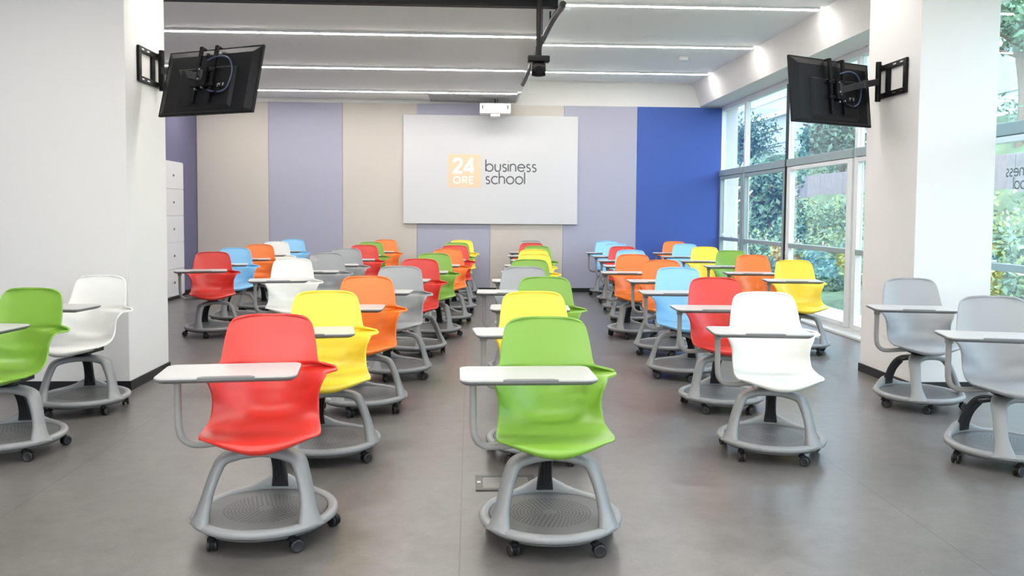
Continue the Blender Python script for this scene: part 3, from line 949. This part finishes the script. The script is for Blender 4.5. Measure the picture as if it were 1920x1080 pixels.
# flush ceiling details on the higher ceiling
def disc(x, y, rr, h, lb, nm, cat, m=M_white):
    bm = B(); lathe(bm, [(rr, 0), (rr, -h * .4), (rr * .82, -h), (.001, -h)], 28, Matrix.Translation((x, y, ZH - .0005)))
    tag(link_mesh(nm, bm, m, smooth=False), lb, cat)
disc(3.00, 12.05, .075, .045, 'round white smoke detector on the higher ceiling between two strip lights', 'smoke_detector', 'smoke detector')
disc(1.98, 10.75, .12, .006, 'leftmost flush round speaker in the higher ceiling', 'ceiling_speaker', 'speaker', M_ceil)
disc(2.30, 10.75, .14, .006, 'middle flush round speaker in the higher ceiling', 'ceiling_speaker', 'speaker', M_ceil)
disc(3.20, 10.70, .15, .006, 'rightmost flush round speaker in the higher ceiling, nearest the windows', 'ceiling_speaker', 'speaker', M_ceil)

# ------------------------------------------------------------------ lockers on the left wall
y0, y1 = 12.28, 13.42
r = tag(empty('locker', (-4.46, (y0 + y1) / 2, 0)), 'tall white locker with five stacked doors on the violet left wall', 'locker')
bm = B(); box(bm, -.045, .04, -(y1 - y0) / 2, (y1 - y0) / 2, .05, 2.07); link_mesh('locker_body', bm, M_locker, r, bevel=.003)
bm = B(); box(bm, -.045, .03, -(y1 - y0) / 2 + .02, (y1 - y0) / 2 - .02, 0, .05); link_mesh('plinth', bm, M_dark, r)
for k in range(5):
    z = .06 + k * .40
    bm = B(); box(bm, .041, .055, -(y1 - y0) / 2 + .004, (y1 - y0) / 2 - .004, z + .003, z + .397)
    d = link_mesh('locker_door', bm, M_locker, r, bevel=.002)
    bm = B(); cyl(bm, (.0555, .12, z + .20), (.068, .12, z + .20), .016, 12); link_mesh('lock_knob', bm, M_edge, d)

# ------------------------------------------------------------------ floor socket box
r = tag(empty('floor_socket', (.10, 4.17, 0)), 'rectangular metal floor socket box behind the big green front chair', 'floor socket')
bm = B()
x0, x1, yy0, yy1 = -.065, .235, -.115, .12
for a, b, c, d in ((x0, x1, yy0, yy0 + .03), (x0, x1, yy1 - .03, yy1), (x0, x0 + .035, yy0 + .03, yy1 - .03), (x1 - .035, x1, yy0 + .03, yy1 - .03)):
    box(bm, a, b, c, d, .0005, .006)
link_mesh('socket_frame', bm, M_socket, r, bevel=.001)
bm = B(); box(bm, x0 + .036, x1 - .036, yy0 + .031, yy1 - .031, .0005, .004); link_mesh('socket_lid', bm, M_floor, r)
bm = B(); box(bm, x0 + .008, x0 + .026, -.01, .015, .0062, .008); link_mesh('lid_catch', bm, M_zinc, r)

# ------------------------------------------------------------------ outdoors
def hill_z(x, y):
    t = max(0, min(1, (x - 6.2) / 9.5))
    return -.12 + 4.3 * (t * t * (3 - 2 * t)) * (.92 + .10 * math.sin(y * .35)) + .10 * math.sin(x * 2.1 + y * 1.3)
bm = B()
NX, NY = 44, 70
gv = [[None] * (NY + 1) for _ in range(NX + 1)]
for i in range(NX + 1):
    for j in range(NY + 1):
        x = 4.56 + 26 * i / NX; y = -12 + 75 * j / NY
        z = hill_z(x, y) if x > 5.3 else -.12
        gv[i][j] = bm.verts.new((x, y, z))
for i in range(NX):
    for j in range(NY):
        bm.faces.new((gv[i][j], gv[i + 1][j], gv[i + 1][j + 1], gv[i][j + 1]))
m_grass = mat('hillside_grass', (.075, .13, .07), .9, noise=(1.6, .45))
o = tag(link_mesh('hillside', bm, m_grass, smooth=True), kind='structure')
o.name = 'ground_outside'
bm = B(); box(bm, 4.4, 5.5, -8, 30, -.25, -.06); struct('path_outside', bm, mat('pale_paving', (.55, .55, .53), .8, noise=(8, .1)))
# low wall half way up the slope
bm = B()
for i in range(14):
    ya, yb = 12 + i * 1.6, 12 + (i + 1) * 1.6
    box(bm, 11.0, 11.25, ya, yb - .02, hill_z(11, ya) - .4, 2.62)
tag(link_mesh('garden_wall', bm, mat('mauve_brick', (.17, .155, .165), .9, noise=(6, .2)), bevel=.01), 'mauve brick garden wall crossing the green slope outside the windows', 'wall')

LEAF = [mat('leaf_' + n, c, .6, noise=(5, .35)) for n, c in (('fresh_green', (.10, .20, .13)), ('deep_green', (.05, .13, .10)), ('yellow_green', (.20, .29, .13)))]
rl = random.Random(3)
def leaves(bm, c, R3, n, size):
    for _ in range(n):
        while True:
            p = Vector((rl.uniform(-1, 1), rl.uniform(-1, 1), rl.uniform(-1, 1)))
            if .25 < p.length < 1: break
        k = .75 + .25 * math.sin(p.x * 7 + c.x) * math.cos(p.y * 6 + p.z * 5)
        p = Vector((p.x * R3[0], p.y * R3[1], p.z * R3[2])) * k + c
        d = Vector((rl.gauss(0, 1), rl.gauss(0, 1), rl.gauss(0, 1))).normalized()
        e = d.orthogonal().normalized()
        e = Matrix.Rotation(rl.uniform(0, 6.28), 3, d) @ e
        f_ = d.cross(e)
        s = size * rl.uniform(.6, 1.3)
        vv = [bm.verts.new(p + e * s), bm.verts.new(p + f_ * s * .45), bm.verts.new(p - e * s), bm.verts.new(p - f_ * s * .45)]
        bm.faces.new(vv)
# dense undergrowth on the slope: nobody could count it
for mi, (cnt, seed) in enumerate(((150, 1), (110, 2), (90, 3))):
    bm = B()
    for _ in range(cnt):
        y = rl.uniform(7, 40); x = rl.uniform(6.4, 15)
        if mi == 2: x = rl.uniform(7.0, 9.6)
        if 9.9 < x < 12.4: x -= 2.5
        R_ = rl.uniform(.45, 1.0)
        leaves(bm, Vector((x, y, hill_z(x, y) + R_ * .35)), (R_ * 1.3, R_ * 1.3, R_ * .8), 210, .066)
    tag(link_mesh('undergrowth', bm, LEAF[mi]), ['dense fresh green undergrowth covering the slope outside the windows', 'dark green bushes mixed into the slope outside the windows',
        'yellow green weeds low on the slope outside the windows'][mi], 'undergrowth', kind='stuff')
# long pale building beyond the slope
r = tag(empty('building', (24, 48, -.2)), 'long pale building with floor bands rising beyond the green slope', 'building')
bm = B(); box(bm, -3, 6, -30, 34, 0, 13); link_mesh('facade', bm, mat('pale_render_wall', (.30, .345, .335), .85, noise=(.6, .06)), r)
for k in range(4):
    bm = B(); box(bm, -3.25, -3.0, -30, 34, 2.2 + 3.0 * k, 2.5 + 3.0 * k); link_mesh('floor_band', bm, mat('band_white', (.45, .48, .47), .7), r)
    bm = B(); box(bm, -3.06, -3.0, -29, 33, 3.4 + 3.0 * k, 4.5 + 3.0 * k); link_mesh('window_row', bm, mat('far_glass', (.20, .26, .27), .2), r)
def tree(x, y, h, R_, mi, lb):
    r = tag(empty('tree', (x, y, hill_z(x, y))), lb, 'tree')
    bm = B()
    tube(bm, [(0, 0, -.2), (.1, .05, h * .3), (0, .1, h * .6), (.1, 0, h * .85)], .09, 8, 3)
    for k in range(6):
        a = k * 1.1
        tube(bm, [(0, .05, h * (.4 + .06 * k)), (R_ * .4 * math.cos(a), R_ * .4 * math.sin(a), h * (.5 + .06 * k)), (R_ * .8 * math.cos(a), R_ * .8 * math.sin(a), h * (.58 + .06 * k))], .035, 6, 2)
    link_mesh('trunk', bm, mat('bark', (.10, .08, .06), .9), r)
    bm = B()
    for k in range(9):
        a = rl.uniform(0, 6.28); q = rl.uniform(0, .7)
        leaves(bm, Vector((R_ * q * math.cos(a), R_ * q * math.sin(a), h * rl.uniform(.45, 1.0))), (R_ * .55, R_ * .55, R_ * .5), 420, .10)
    link_mesh('crown', bm, LEAF[mi], r)
tree(8.2, 23.0, 2.1, 1.2, 0, 'bushy light green tree seen through the window left of the dark post')
tree(11.9, 27.0, 2.4, 1.7, 1, 'dark green tree at the top of the slope below the right television')
tree(13.0, 40.0, 2.2, 2.2, 1, 'dark green tree far up the slope, seen through the farthest window')
tree(12.5, 19.0, 3.8, 2.0, 0, 'leafy tree seen through the glass at the right edge of the picture')
# white branching post outside
r = tag(empty('branching_post', (6.1, 19.3, -.12)), 'white post with forked branches outside the farthest window', 'post')
bm = B(); cyl(bm, (0, 0, 0), (0, 0, 2.35), .045, 12, .03); link_mesh('pole', bm, M_frame, r)
for k in range(7):
    a = k * 2.2; z = 1.75 + .10 * k
    bm = B(); tube(bm, [(0, 0, z), (.18 * math.cos(a), .18 * math.sin(a), z + .08), (.36 * math.cos(a), .36 * math.sin(a), z + .26)], .02, 8, 3)
    link_mesh('branch', bm, M_frame, r)
